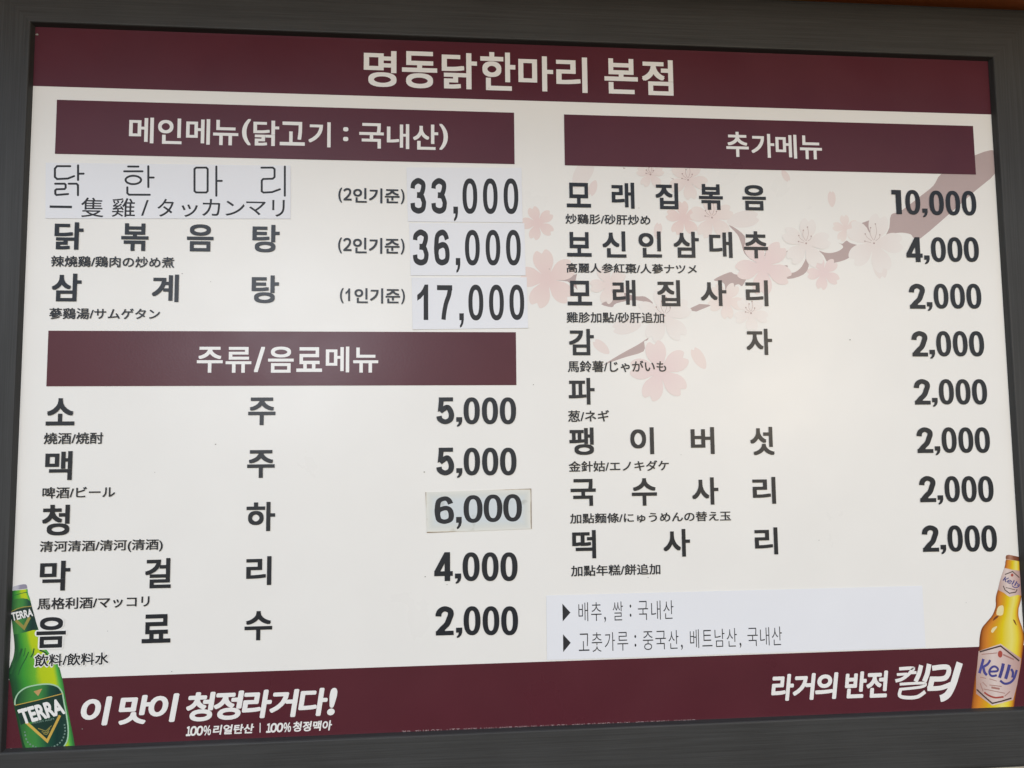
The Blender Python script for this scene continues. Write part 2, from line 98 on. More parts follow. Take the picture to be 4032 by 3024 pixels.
D_amber_label = [(546.0, -350.2), (575.9, -342.1), (602.2, -361.0), (600.2, -371.1), (594.9, -391.9), (588.0, -411.1), (560.0, -417.0), (539.5, -401.8), (540.8, -381.1), (543.4, -366.2)]
D_amber_lines = [([(547.3, -351.1), (575.7, -344.8), (599.4, -363.9)], 1.9), ([(540.5, -396.5), (550.3, -405.8), (560.1, -414.2), (572.6, -412.0), (585.9, -408.9)], 1.78)]
D_amber_neck_lines = [([(587.3, -256.7), (597.9, -253.2), (606.3, -261.0)], 1.2), ([(584.1, -270.7), (586.0, -275.9), (591.7, -280.2), (600.3, -279.0), (602.4, -275.6)], 1.2), ([(587.3, -272.9), (599.7, -276.1)], 0.8)]
D_amber_red = [([(550.3, -400.4), (555.6, -404.2), (564.5, -407.4), (575.6, -406.8)], 2.14)]
D_amber_hop = [(577.6, -354.8), (577.2, -356.4), (576.4, -357.8), (575.4, -358.7), (574.2, -359.0), (573.0, -358.6), (572.0, -357.7), (571.4, -356.2), (571.3, -354.6), (571.6, -352.9), (572.4, -351.6), (573.5, -350.7), (574.7, -350.4), (575.9, -350.7), (576.8, -351.7), (577.4, -353.1)]
D_amber_neck_hop = [(598.7, -257.7), (598.3, -258.6), (597.6, -259.3), (596.7, -259.6), (595.9, -259.3), (595.3, -258.6), (595.1, -257.6), (595.4, -256.6), (596.1, -256.0), (597.0, -255.7), (597.9, -256.0), (598.5, -256.7)]
D_amber_fine = [([(546.0, -381.8), (553.7, -383.6)], 0.83), ([(558.2, -384.4), (567.7, -387.4)], 0.83), ([(578.3, -355.4), (592.3, -361.9)], 1.78), ([(549.7, -354.2), (570.6, -353.1)], 0.95), ([(545.5, -389.0), (548.8, -399.2)], 0.95), ([(548.8, -387.9), (554.3, -393.5)], 0.71), ([(549.6, -396.3), (577.8, -402.6)], 0.83), ([(560.1, -394.8), (571.0, -397.0)], 2.37), ([(557.7, -391.8), (573.8, -394.1)], 0.95), ([(576.9, -406.2), (584.5, -400.5)], 0.95)]
D_kelly = [([(551.8, -359.9), (549.2, -367.0), (545.3, -377.0)], 3.09), ([(550.0, -369.7), (555.3, -367.5), (558.8, -364.4), (560.6, -361.4)], 2.61), ([(551.0, -369.5), (552.2, -376.1), (555.2, -379.7)], 2.97), ([(559.7, -375.5), (568.5, -375.3), (570.1, -372.5), (566.9, -369.7), (562.7, -370.2), (558.8, -374.5), (559.2, -379.0), (562.6, -381.1), (568.2, -380.2)], 2.37), ([(577.9, -366.2), (575.8, -373.3), (571.6, -383.6)], 3.68), ([(586.0, -368.0), (583.6, -374.8), (579.6, -385.1)], 3.68), ([(587.6, -373.4), (589.9, -377.4), (588.7, -383.9)], 2.73), ([(595.2, -374.7), (591.1, -384.6), (585.2, -389.8), (577.9, -390.8), (572.3, -386.9)], 2.49)]
D_kelly_neck = [([(588.1, -259.5), (586.5, -261.4), (584.1, -264.2)], 1.15), ([(586.7, -262.4), (589.2, -262.3), (590.9, -261.6), (591.8, -260.8)], 0.97), ([(587.1, -262.4), (587.3, -264.7), (588.4, -266.2)], 1.1), ([(590.7, -265.3), (594.6, -266.3), (595.5, -265.5), (594.2, -264.2), (592.3, -263.9), (590.3, -264.9), (590.2, -266.4), (591.7, -267.5), (594.3, -267.9)], 0.88), ([(599.2, -264.2), (598.0, -266.4), (595.6, -269.4)], 1.37), ([(602.7, -265.7), (601.4, -267.8), (599.2, -270.9)], 1.37), ([(603.2, -267.8), (604.1, -269.4), (603.4, -271.6)], 1.01), ([(606.6, -269.1), (604.4, -272.1), (601.6, -273.2), (598.2, -272.7), (595.8, -270.7)], 0.93)]
D_amber_hi = [[(575.7, -296.8), (582.5, -295.6), (581.0, -306.5), (572.9, -305.9)], [(564.2, -326.4), (566.7, -322.4), (572.4, -320.5), (571.1, -323.2), (566.3, -328.2)]]
D_amber_dk = [[(567.3, -313.6), (570.5, -308.9), (575.4, -307.2), (573.8, -310.0)], [(594.5, -312.7), (597.1, -314.5), (598.8, -320.3), (596.2, -317.2)]]
D_green_streak = [([(-595.0, -310.8), (-597.6, -319.2), (-603.6, -331.1), (-606.3, -338.3)], 2.27), ([(-587.7, -314.7), (-589.9, -320.7), (-595.3, -331.4), (-598.0, -339.8)], 1.07), ([(-581.9, -311.2), (-582.9, -316.7), (-585.1, -320.8)], 1.47), ([(-608.8, -252.2), (-603.2, -251.1), (-596.1, -249.2), (-591.2, -248.6)], 0.8), ([(-575.9, -313.2), (-569.9, -315.9), (-567.4, -319.0)], 1.74), ([(-600.8, -312.5), (-602.3, -319.1), (-604.6, -328.7)], 2.0), ([(-591.4, -310.3), (-591.8, -315.2), (-592.9, -319.4)], 0.8)]
D_logo = [([(440.4, -368.1), (458.2, -368.0), (455.9, -371.3), (451.9, -375.4), (443.5, -380.5), (434.8, -382.5)], 3.74), ([(437.0, -374.9), (450.7, -374.7)], 3.04), ([(453.9, -373.2), (462.7, -373.3)], 3.27), ([(469.2, -364.7), (465.8, -375.1), (460.8, -384.2)], 5.14), ([(479.7, -363.6), (476.7, -374.9), (472.1, -384.6)], 5.61), ([(440.0, -386.6), (471.0, -386.4), (468.7, -390.7), (439.7, -392.8)], 3.04), ([(441.3, -392.0), (439.3, -400.3), (448.5, -403.0), (462.3, -402.5), (472.7, -396.7)], 3.97), ([(483.4, -368.8), (504.1, -368.6), (500.2, -381.0), (479.9, -381.8)], 4.91), ([(483.1, -380.4), (478.9, -393.9)], 5.37), ([(475.7, -393.3), (493.1, -393.0), (506.7, -389.0)], 4.44), ([(520.0, -363.3), (515.8, -373.9), (509.8, -388.9), (502.8, -400.3), (496.2, -404.7), (491.8, -405.7)], 6.78)]
D_specks = [(-387.4, -83.2, 1.08), (-455.4, -115.0, 0.62), (-429.9, 119.9, 0.77), (-396.9, 110.4, 0.62), (-143.6, -118.6, 1.23), (-143.0, -241.9, 1.08), (-117.0, -251.8, 0.77), (-431.1, -341.6, 0.77), (-502.4, -294.3, 0.62), (171.4, -101.3, 0.62), (126.6, -249.4, 0.77), (126.0, 209.7, 0.62), (396.9, 42.5, 1.23), (-11.1, -13.9, 0.92), (344.4, -208.9, 0.77), (532.8, -290.3, 0.62), (11.0, 130.2, 0.77), (-62.5, 360.2, 0.77), (-602.0, -419.8, 1.54), (-526.9, -401.3, 0.92), (-605.2, 409.7, 2.15)]
D_HW = 607.69
D_HH = 419.24

# ------------------------------------------------------------------ materials
def mat(name):
    m = bpy.data.materials.new(name); m.use_nodes = True
    nt = m.node_tree; p = nt.nodes['Principled BSDF']
    return m, nt, p
def add_bump(nt, p, scale, strength, dist=0.0006, detail=2.0):
    tc = nt.nodes.new('ShaderNodeTexCoord'); n = nt.nodes.new('ShaderNodeTexNoise')
    n.inputs['Scale'].default_value = scale; n.inputs['Detail'].default_value = detail
    b = nt.nodes.new('ShaderNodeBump'); b.inputs['Strength'].default_value = strength; b.inputs['Distance'].default_value = dist
    nt.links.new(tc.outputs['Object'], n.inputs['Vector']); nt.links.new(n.outputs['Fac'], b.inputs['Height'])
    nt.links.new(b.outputs[0], p.inputs['Normal'])
    return tc, n
def ink(name, col, rough=0.30, spec=0.24, var=0.04, bump=0.22):
    m, nt, p = mat(name)
    p.inputs['Roughness'].default_value = rough; p.inputs['Specular IOR Level'].default_value = spec
    tc, n = add_bump(nt, p, 420.0, bump, 0.0002)
    n2 = nt.nodes.new('ShaderNodeTexNoise'); n2.inputs['Scale'].default_value = 14.0; n2.inputs['Detail'].default_value = 5.0
    nt.links.new(tc.outputs['Object'], n2.inputs['Vector'])
    r = nt.nodes.new('ShaderNodeValToRGB'); r.color_ramp.elements[0].position = 0.3; r.color_ramp.elements[1].position = 0.7
    r.color_ramp.elements[0].color = [c * (1 - var) for c in col] + [1]; r.color_ramp.elements[1].color = [c * (1 + var) for c in col] + [1]
    nt.links.new(n2.outputs['Fac'], r.inputs['Fac']); nt.links.new(r.outputs[0], p.inputs['Base Color'])
    # hand-wiped patches: the gloss varies a little over the print
    n3 = nt.nodes.new('ShaderNodeTexNoise'); n3.inputs['Scale'].default_value = 7.0; n3.inputs['Detail'].default_value = 6.0; n3.inputs['Distortion'].default_value = 0.6
    nt.links.new(tc.outputs['Object'], n3.inputs['Vector'])
    mr = nt.nodes.new('ShaderNodeMapRange'); mr.inputs['From Min'].default_value = 0.3; mr.inputs['From Max'].default_value = 0.7
    mr.inputs['To Min'].default_value = rough - 0.035; mr.inputs['To Max'].default_value = rough + 0.05
    nt.links.new(n3.outputs['Fac'], mr.inputs['Value']); nt.links.new(mr.outputs[0], p.inputs['Roughness'])
    return m
WHITE = ink('cream_print', (0.785, 0.765, 0.715), var=0.012)
MAROON = ink('maroon_print', (0.084, 0.0165, 0.025), var=0.05)
DARK = ink('dark_grey_print', (0.017, 0.020, 0.025), var=0.05)
LETTER = ink('white_print', (0.785, 0.77, 0.73), var=0.01)
BRANCH = ink('branch_print', (0.45, 0.35, 0.33), var=0.03)
STAMEN = ink('stamen_print', (0.42, 0.31, 0.28))
PAPER = ink('white_paper', (0.75, 0.755, 0.77), rough=0.55, var=0.012, bump=0.05)
TONER = ink('toner', (0.021, 0.022, 0.025), rough=0.5)
SPECK = ink('dirt_speck', (0.27, 0.25, 0.22), rough=0.8)

def ramp_attr(name, stops, noise=0.0, nscale=60.0, chan=0, rough=0.30):
    m, nt, p = mat(name)
    p.inputs['Roughness'].default_value = rough; p.inputs['Specular IOR Level'].default_value = 0.24
    a = nt.nodes.new('ShaderNodeAttribute'); a.attribute_name = 'grad'
    s = nt.nodes.new('ShaderNodeSeparateColor'); nt.links.new(a.outputs['Color'], s.inputs[0])
    src = s.outputs[chan]
    tc, n0 = add_bump(nt, p, 420.0, 0.12, 0.0002)
    if noise:
        n = nt.nodes.new('ShaderNodeTexNoise'); n.inputs['Scale'].default_value = nscale; n.inputs['Detail'].default_value = 3.0
        mp = nt.nodes.new('ShaderNodeMapping'); mp.inputs['Scale'].default_value = (1.0, 1.0, 0.35)
        nt.links.new(tc.outputs['Object'], mp.inputs['Vector']); nt.links.new(mp.outputs[0], n.inputs['Vector'])
        ma = nt.nodes.new('ShaderNodeMath'); ma.operation = 'MULTIPLY_ADD'; ma.inputs[1].default_value = noise
        nt.links.new(n.outputs['Fac'], ma.inputs[0]); nt.links.new(src, ma.inputs[2])
        mb = nt.nodes.new('ShaderNodeMath'); mb.operation = 'SUBTRACT'; mb.inputs[1].default_value = noise * 0.5
        nt.links.new(ma.outputs[0], mb.inputs[0]); src = mb.outputs[0]
    r = nt.nodes.new('ShaderNodeValToRGB')
    els = r.color_ramp.elements
    while len(els) < len(stops): els.new(0.5)
    for e, (pos, c) in zip(els, stops):
        e.position = pos; e.color = list(c) + [1]
    nt.links.new(src, r.inputs['Fac']); nt.links.new(r.outputs[0], p.inputs['Base Color'])
    return m
PETAL = [ramp_attr('petal_print_%s' % n, [(0.15, a), (0.9, b)], noise=0.3, nscale=25.0) for n, a, b in (
    ('peach', (0.74, 0.63, 0.585), (0.76, 0.685, 0.63)), ('rose', (0.73, 0.575, 0.535), (0.75, 0.63, 0.575)),
    ('pink', (0.73, 0.59, 0.57), (0.75, 0.64, 0.60)), ('pale', (0.74, 0.675, 0.63), (0.765, 0.725, 0.68)))]
GREEN_GLASS = ramp_attr('green_bottle_print', [(0.0, (0.012, 0.05, 0.02)), (0.10, (0.015, 0.09, 0.03)), (0.27, (0.04, 0.27, 0.035)), (0.48, (0.13, 0.40, 0.03)),
    (0.60, (0.42, 0.53, 0.012)), (0.84, (0.46, 0.56, 0.012)), (0.93, (0.08, 0.40, 0.06)), (1.0, (0.03, 0.16, 0.04))], noise=0.16, nscale=40.0)
GREEN_LABEL = ramp_attr('green_label_print', [(0.0, (0.010, 0.045, 0.028)), (0.28, (0.05, 0.22, 0.045)), (0.42, (0.045, 0.22, 0.05)), (0.62, (0.012, 0.07, 0.04)), (0.80, (0.008, 0.035, 0.03)), (1.0, (0.015, 0.05, 0.035))], noise=0.22, nscale=45.0)
GREEN_DARK = ink('dark_green_print', (0.012, 0.035, 0.026), var=0.3)
GREEN_RIM = ink('pale_green_print', (0.35, 0.55, 0.36))
GOLD = ink('gold_print', (0.52, 0.34, 0.07), var=0.2)
GOLD_DULL = ink('dull_gold_print', (0.28, 0.24, 0.06), var=0.2)
ORANGE_PRINT = ink('orange_print', (0.50, 0.30, 0.12), var=0.2)
SILVER = ramp_attr('silver_cap_print', [(0.0, (0.55, 0.55, 0.57)), (0.45, (0.42, 0.41, 0.46)), (0.6, (0.28, 0.26, 0.33)), (1.0, (0.26, 0.24, 0.30))], noise=0.5, nscale=180.0)
FADED = ink('faded_print', (0.16, 0.25, 0.20))
AMBER_GLASS = ramp_attr('amber_bottle_print', [(0.0, (0.16, 0.035, 0.008)), (0.06, (0.42, 0.13, 0.02)), (0.16, (0.60, 0.21, 0.025)), (0.34, (0.62, 0.33, 0.015)), (0.5, (0.68, 0.52, 0.01)),
    (0.72, (0.74, 0.66, 0.16)), (0.85, (0.74, 0.60, 0.04)), (0.95, (0.62, 0.28, 0.02)), (1.0, (0.28, 0.07, 0.012))], noise=0.10, nscale=35.0)
AMBER_CAP = ramp_attr('brown_cap_print', [(0.0, (0.20, 0.07, 0.03)), (0.35, (0.40, 0.20, 0.13)), (0.55, (0.22, 0.07, 0.035)), (1.0, (0.10, 0.03, 0.02))], noise=0.3, nscale=150.0)
AMBER_HI = ink('cream_highlight_print', (0.74, 0.64, 0.34))
AMBER_DK = ink('brown_reflection_print', (0.17, 0.05, 0.015))
LABEL_PINK = ramp_attr('pink_label_print', [(0.0, (0.42, 0.27, 0.23)), (0.4, (0.66, 0.55, 0.50)), (0.65, (0.60, 0.45, 0.41)), (1.0, (0.42, 0.25, 0.22))], noise=0.12, nscale=40.0)
LABEL_LINE = ink('label_line_print', (0.07, 0.045, 0.04))
LABEL_FINE = ink('fine_print', (0.36, 0.18, 0.15), var=0.15)
BLUE_INK = ink('blue_print', (0.062, 0.060, 0.22), var=0.3)
RED_INK = ink('red_print', (0.38, 0.075, 0.055), var=0.15)

def wood(name, along):
    m, nt, p = mat(name)
    tc = nt.nodes.new('ShaderNodeTexCoord'); mp = nt.nodes.new('ShaderNodeMapping')
    mp.inputs['Scale'].default_value = (9, 500, 700) if along == 'X' else (700, 500, 9)
    n = nt.nodes.new('ShaderNodeTexNoise'); n.inputs['Scale'].default_value = 1.0; n.inputs['Detail'].default_value = 6.0; n.inputs['Roughness'].default_value = 0.65
    n2 = nt.nodes.new('ShaderNodeTexNoise'); n2.inputs['Scale'].default_value = 9.0; n2.inputs['Detail'].default_value = 4.0
    nt.links.new(tc.outputs['Object'], mp.inputs['Vector']); nt.links.new(mp.outputs[0], n.inputs['Vector']); nt.links.new(tc.outputs['Object'], n2.inputs['Vector'])
    mx = nt.nodes.new('ShaderNodeMath'); mx.operation = 'MULTIPLY_ADD'; mx.inputs[1].default_value = 0.35
    nt.links.new(n2.outputs['Fac'], mx.inputs[0]); nt.links.new(n.outputs['Fac'], mx.inputs[2])
    r = nt.nodes.new('ShaderNodeValToRGB'); r.color_ramp.elements[0].position = 0.48; r.color_ramp.elements[1].position = 0.90
    r.color_ramp.elements[0].color = (0.034, 0.0335, 0.032, 1); r.color_ramp.elements[1].color = (0.054, 0.054, 0.052, 1)
    nt.links.new(mx.outputs[0], r.inputs['Fac']); nt.links.new(r.outputs[0], p.inputs['Base Color'])
    b = nt.nodes.new('ShaderNodeBump'); b.inputs['Strength'].default_value = 0.2; b.inputs['Distance'].default_value = 0.0003
    nt.links.new(n.outputs['Fac'], b.inputs['Height']); nt.links.new(b.outputs[0], p.inputs['Normal'])
    p.inputs['Roughness'].default_value = 0.5; p.inputs['Specular IOR Level'].default_value = 0.2
    return m
WOOD_X, WOOD_Z = wood('dark_wood_foil_horizontal', 'X'), wood('dark_wood_foil_upright', 'Z')

# ------------------------------------------------------------------ mesh helpers (x right, y up on the board in mm, h = mm in front of the panel)
def P(x, y, h): return (x / 1000.0, -h / 1000.0, y / 1000.0)
class Sheet:
    def __init__(s): s.v, s.f, s.g = [], [], []
    def tri(s, loops, h, grad=None):
        base = len(s.v); flat = []
        for lp in loops: flat += [tuple(p) for p in lp]
        for p in flat:
            s.v.append(P(p[0], p[1], h)); s.g.append(grad(p[0], p[1]) if grad else (0, 0, 0))
        for t in tessellate_polygon([[Vector((p[0], p[1], 0)) for p in lp] for lp in loops]):
            a, b, c = (flat[i] for i in t)
            if (b[0]-a[0]) * (c[1]-a[1]) - (b[1]-a[1]) * (c[0]-a[0]) < 0: t = (t[0], t[2], t[1])
            s.f.append(tuple(base + i for i in t))
    def strip(s, pts, w, h, cap=False, fit=None):
        """pen stroke as a row of quads, with round ends if cap"""
        fit = fit or (lambda p: p)
        L, R = stroke_sides(pts, w); base = len(s.v); k = len(L)
        for l, r in zip(L, R):
            for p in (r, l):
                q = fit(p); s.v.append(P(q[0], q[1], h)); s.g.append((0, 0, 0))
        for i in range(k-1):
            j = base + 2*i; s.f.append((j, j+2, j+3, j+1))
        if cap:
            for c, d in ((Vector(pts[0]), Vector(pts[0]) - Vector(pts[1])), (Vector(pts[-1]), Vector(pts[-1]) - Vector(pts[-2]))):
                a0 = math.atan2(d.y, d.x) - math.pi/2; b0 = len(s.v)
                for j in range(9):
                    q = fit((c.x + w/2*math.cos(a0 + math.pi*j/8), c.y + w/2*math.sin(a0 + math.pi*j/8))); s.v.append(P(q[0], q[1], h)); s.g.append((0, 0, 0))
                s.f.append(tuple(range(b0, b0+9)))
    def rect(s, x0, y0, x1, y1, h): s.tri([[(x0, y0), (x1, y0), (x1, y1), (x0, y1)]], h)
    def build(s, name, m, parent):
        me = bpy.data.meshes.new(name); me.from_pydata(s.v, [], s.f)
        a = me.color_attributes.new('grad', 'FLOAT_COLOR', 'POINT')
        for i, g in enumerate(s.g): a.data[i].color = (g[0], g[1], g[2], 1)
        me.materials.append(m); me.update()
        o = bpy.data.objects.new(name, me); COL.objects.link(o)
        if parent: o.parent = parent
        return o
def smooth(pts, n=6, closed=False):
    out = []; k = len(pts)
    rng = range(k if closed else k - 1)
    for i in rng:
        g = lambda j: Vector(pts[j % k] if closed else pts[max(0, min(k - 1, j))])
        p0, p1, p2, p3 = g(i-1), g(i), g(i+1), g(i+2)
        for t in range(n):
            t /= n
            out.append(tuple(0.5 * ((2*p1) + (p2-p0)*t + (2*p0-5*p1+4*p2-p3)*t*t + (3*p1-p0-3*p2+p3)*t**3)))
    if not closed: out.append(tuple(pts[-1]))
    return out
def stroke_sides(pts, w, closed=False):
    pts = [Vector((p[0], p[1])) for p in pts]; L, R = [], []; k = len(pts)
    for i, p in enumerate(pts):
        a = pts[(i-1) % k] if (closed or i > 0) else p
        b = pts[(i+1) % k] if (closed or i < k-1) else p
        d1 = (p - a).normalized() if (p - a).length > 1e-9 else None
        d2 = (b - p).normalized() if (b - p).length > 1e-9 else None
        d1 = d1 or d2; d2 = d2 or d1
        t = (d1 + d2); t = t.normalized() if t.length > 1e-6 else d1
        n = Vector((-t.y, t.x)); c = max(0.5, n.dot(Vector((-d1.y, d1.x))))
        L.append(p + n * (w/2) / c); R.append(p - n * (w/2) / c)
    return L, R
# lettering: outlines of the built-in font fitted to a box; bolder lettering is thickened by copies shifted by `weight` em
_cache = {}
def outline(text, offset=0.0):
    key = (text, offset)
    if key not in _cache:
        c = bpy.data.curves.new('text_outline', 'FONT'); c.body = text; c.offset = offset; c.resolution_u = 5; c.fill_mode = 'BOTH'
        o = bpy.data.objects.new('text_outline', c); COL.objects.link(o)
        dg = bpy.context.evaluated_depsgraph_get(); dg.update()
        me = bpy.data.meshes.new_from_object(o.evaluated_get(dg))
        v = [(q.co.x, q.co.y) for q in me.vertices]; f = [tuple(q.vertices) for q in me.polygons]
        bpy.data.objects.remove(o); bpy.data.curves.remove(c); bpy.data.meshes.remove(me)
        _cache[key] = (v, f)
    return _cache[key]
SHIFTS = ((-1, -1), (1, -1), (1, 1), (-1, 1))
def write(s, text, q, h, weight=0.0, shear=0.0, grow=0.0, full=False):
    v, f = outline(text, min(weight, 0.0))
    w_ = max(weight, 0.0)
    x0 = min(p[0] + shear*p[1] for p in v) - w_; x1 = max(p[0] + shear*p[1] for p in v) + w_
    y0 = min(p[1] for p in v) - w_; y1 = max(p[1] for p in v) + w_
    if len(q) == 4 and not isinstance(q[0], (tuple, list)):
        a0, b0, a1, b1 = q[0]-grow, q[1]-grow, q[2]+grow, q[3]+grow; q = [(a0, b0), (a1, b0), (a1, b1), (a0, b1)]
    a, b, c, d = [Vector(p) for p in q]
    sh = SHIFTS if w_ else ((0, 0),)
    if full or w_ > 0.027: sh = [(math.cos(t*math.pi/6), math.sin(t*math.pi/6)) for t in range(12)] + [(0.5, 0), (-0.5, 0), (0, 0.5), (0, -0.5), (0, 0)]
    for i, (sx, sy) in enumerate(sh):
        base = len(s.v)
        for px, py in v:
            u = (px + shear*py + sx*w_ - x0)/(x1-x0); w = (py + sy*w_ - y0)/(y1-y0)
            p = a*(1-u)*(1-w) + b*u*(1-w) + c*u*w + d*(1-u)*w
            s.v.append(P(p.x, p.y, h + 0.012*i)); s.g.append((0, 0, 0))
        s.f += [tuple(base + i_ for i_ in t) for t in f]

# numerals drawn as strokes in a 100 x 170 box
def _ell(cx, cy, rx, ry, n=40, e=2.3):
    r = []
    for i in range(n):
        t = 2*math.pi*i/n; c, s_ = math.cos(t), math.sin(t)
        r.append((cx + rx*math.copysign(abs(c)**(2/e), c), cy + ry*math.copysign(abs(s_)**(2/e), s_)))
    return r
def numeral(ch, w, thin):
    """pieces of one numeral: ('f', loops) filled outlines, ('s', pts) pen strokes of width w"""
    k = w/2; S = lambda *pts: ('s', smooth(list(pts), 7)); T = lambda *pts: ('f', [list(pts)])
    if ch == '0': return [('f', [_ell(50, 85, 50, 86), _ell(50, 85, 50-w, 86-thin, e=2.4)])]
    if ch == '1': return [T((0, 170), (100, 170), (100, 0), (42, 0), (42, 138), (0, 138))]
    if ch == 'i': return [T((58, 0), (100, 0), (100, 170), (68, 170), (50, 148), (28, 132), (0, 120), (0, 92), (32, 103), (58, 120))]
    if ch == '2': return [S((k+1, 112), (k+3, 128), (k+12, 145), (50, 170-thin/2-1), (88-k+4, 145), (98-k, 124), (90-k, 98), (62, 66), (38, 40), (18, 14)), T((3, 0), (97, 0), (97, thin), (3, thin)), T((3, 0), (40, 0), (52, thin+6), (3, thin))]
    if ch == '3': return [S((k, 120), (k+5, 142), (48, 170-thin/2), (92-k, 146), (96-k, 126), (88-k, 102), (64, 90), (42, 88)), S((42, 89), (70, 84), (96-k, 64), (100-k, 48), (92-k, 22), (50, thin/2), (k+6, 24), (k, 50))]
    if ch == '4': return [T((56, 0), (86, 0), (86, 170), (56, 170)), T((0, 30), (100, 30), (100, 58), (0, 58)), T((0, 30), (30, 52), (60, 112), (60, 170), (56, 170), (0, 58))]
    if ch == '5': return [T((12, 170), (94, 170), (94, 170-thin), (12, 170-thin)), T((12, 170-thin+1), (40, 170-thin+1), (35, 92), (6, 76)), S((k-2, 50), (k+4, 28), (48, thin/2), (92-k, 26), (100-k, 56), (92-k, 88), (60, 107), (36, 92), (k+4, 78))]
    if ch == '6': return [S((97-k, 124), (86-k, 148), (52, 170-thin/2), (k+8, 142), (k, 96), (k, 64), (k+6, 30), (k+14, 20)), S((k+8, 24), (36, thin/2+3), (54, thin/2), (94-k, 24), (100-k, 54), (92-k, 86), (56, 104-thin/4), (k+8, 84), (k+1, 62))]
    if ch == '7': return [T((0, 170), (100, 170), (100, 170-thin), (0, 170-thin)), S((100-k, 160), (78, 122), (58, 78), (46, 30), (42, 0))]
    if ch == ',': return [T((0, 100), (100, 100), (100, 55), (85, 28), (50, 6), (14, 0), (10, 14), (36, 30), (44, 52), (0, 52))]
def number(s, item, h, w=31, thin=26):
    ch, x0, y0, x1, y1 = item
    pieces = numeral(ch, w, thin); pts = []
    for kd, g in pieces: pts += [p for lp in g for p in lp] if kd == 'f' else [tuple(p) for side in stroke_sides(g, w) for p in side]
    ax, bx = min(p[0] for p in pts), max(p[0] for p in pts); ay, by = min(p[1] for p in pts), max(p[1] for p in pts)
    if ch == ',': ax, bx, ay, by = 0, 100, 0, 100
    fit = lambda p: (x0 + (p[0]-ax)/(bx-ax)*(x1-x0), y0 + (p[1]-ay)/(by-ay)*(y1-y0))
    for i, (kd, g) in enumerate(pieces):
        if kd == 'f': s.tri([[fit(p) for p in lp] for lp in g], h + 0.03*i)
        else: s.strip(g, w, h + 0.03*i, fit=fit)
def pen(s, strokes, h, cap=True, sm=True, scale=1.0):
    for i, (pts, w) in enumerate(strokes):
        s.strip(smooth(pts, 6) if sm and len(pts) > 2 else pts, w*scale, h + 0.02*(i % 12), cap)

def tag(o, label=None, cat=None, group=None, kind=None):
    if label: o['label'] = label
    if cat: o['category'] = cat
    if group: o['group'] = group
    if kind: o['kind'] = kind
    return o

# ------------------------------------------------------------------ the wall and the beam above
wm, wnt, wp = mat('cream_wall_paint')
add_bump(wnt, wp, 90.0, 0.3, 0.002, 5.0)
wp.inputs['Base Color'].default_value = (0.62, 0.57, 0.50, 1); wp.inputs['Roughness'].default_value = 0.8
me = bpy.data.meshes.new('wall')
wx, wy0 = 2.2, 0.0172
vs = [(-wx, wy0, 0.0), (wx, wy0, 0.0), (wx, wy0, 3.2), (-wx, wy0, 3.2), (-wx, wy0+0.15, 0.0), (wx, wy0+0.15, 0.0), (wx, wy0+0.15, 3.2), (-wx, wy0+0.15, 3.2)]
me.from_pydata(vs, [], [(0, 1, 2, 3), (5, 4, 7, 6), (3, 2, 6, 7), (1, 0, 4, 5), (0, 3, 7, 4), (2, 1, 5, 6)])
me.materials.append(wm)
wall = bpy.data.objects.new('wall', me); COL.objects.link(wall)
tag(wall, 'cream painted wall behind the framed menu board', 'wall', kind='structure')

om, ont, op = mat('orange_paint')
add_bump(ont, op, 60.0, 0.25, 0.001, 5.0)
op.inputs['Base Color'].default_value = (0.62, 0.15, 0.03, 1); op.inputs['Roughness'].default_value = 0.6

# ------------------------------------------------------------------ the menu board
board = bpy.data.objects.new('menu_board', None); COL.objects.link(board)
board.location = (BOARD_X, 0.0, BOARD_Z); board.empty_display_size = 0.1
tag(board, 'large framed maroon and cream menu board with printed dishes, prices and two beer bottles', 'menu board')
HW, HH = D_HW, D_HH

# panel: the printed sheet runs 6 mm under the frame lip; 3 mm thick
me = bpy.data.meshes.new('panel')
x, z = (HW+6)/1000, (HH+6)/1000
me.from_pydata([(-x, 0, -z), (x, 0, -z), (x, 0, z), (-x, 0, z), (-x, .003, -z), (x, .003, -z), (x, .003, z), (-x, .003, z)], [],
               [(0, 1, 2, 3), (5, 4, 7, 6), (3, 2, 6, 7), (1, 0, 4, 5), (0, 3, 7, 4), (2, 1, 5, 6)])
me.materials.append(WHITE)
panel = bpy.data.objects.new('panel', me); COL.objects.link(panel); panel.parent = board
s = Sheet()
for i, (x, y, r) in enumerate(D_specks):
    r *= 0.8
    s.tri([[(x + r*math.cos(a)*(1+.5*math.sin(i*3+a)), y + r*.7*math.sin(a)) for a in [j*math.pi/4 for j in range(8)]]], 0.62)
s.build('specks', SPECK, panel)

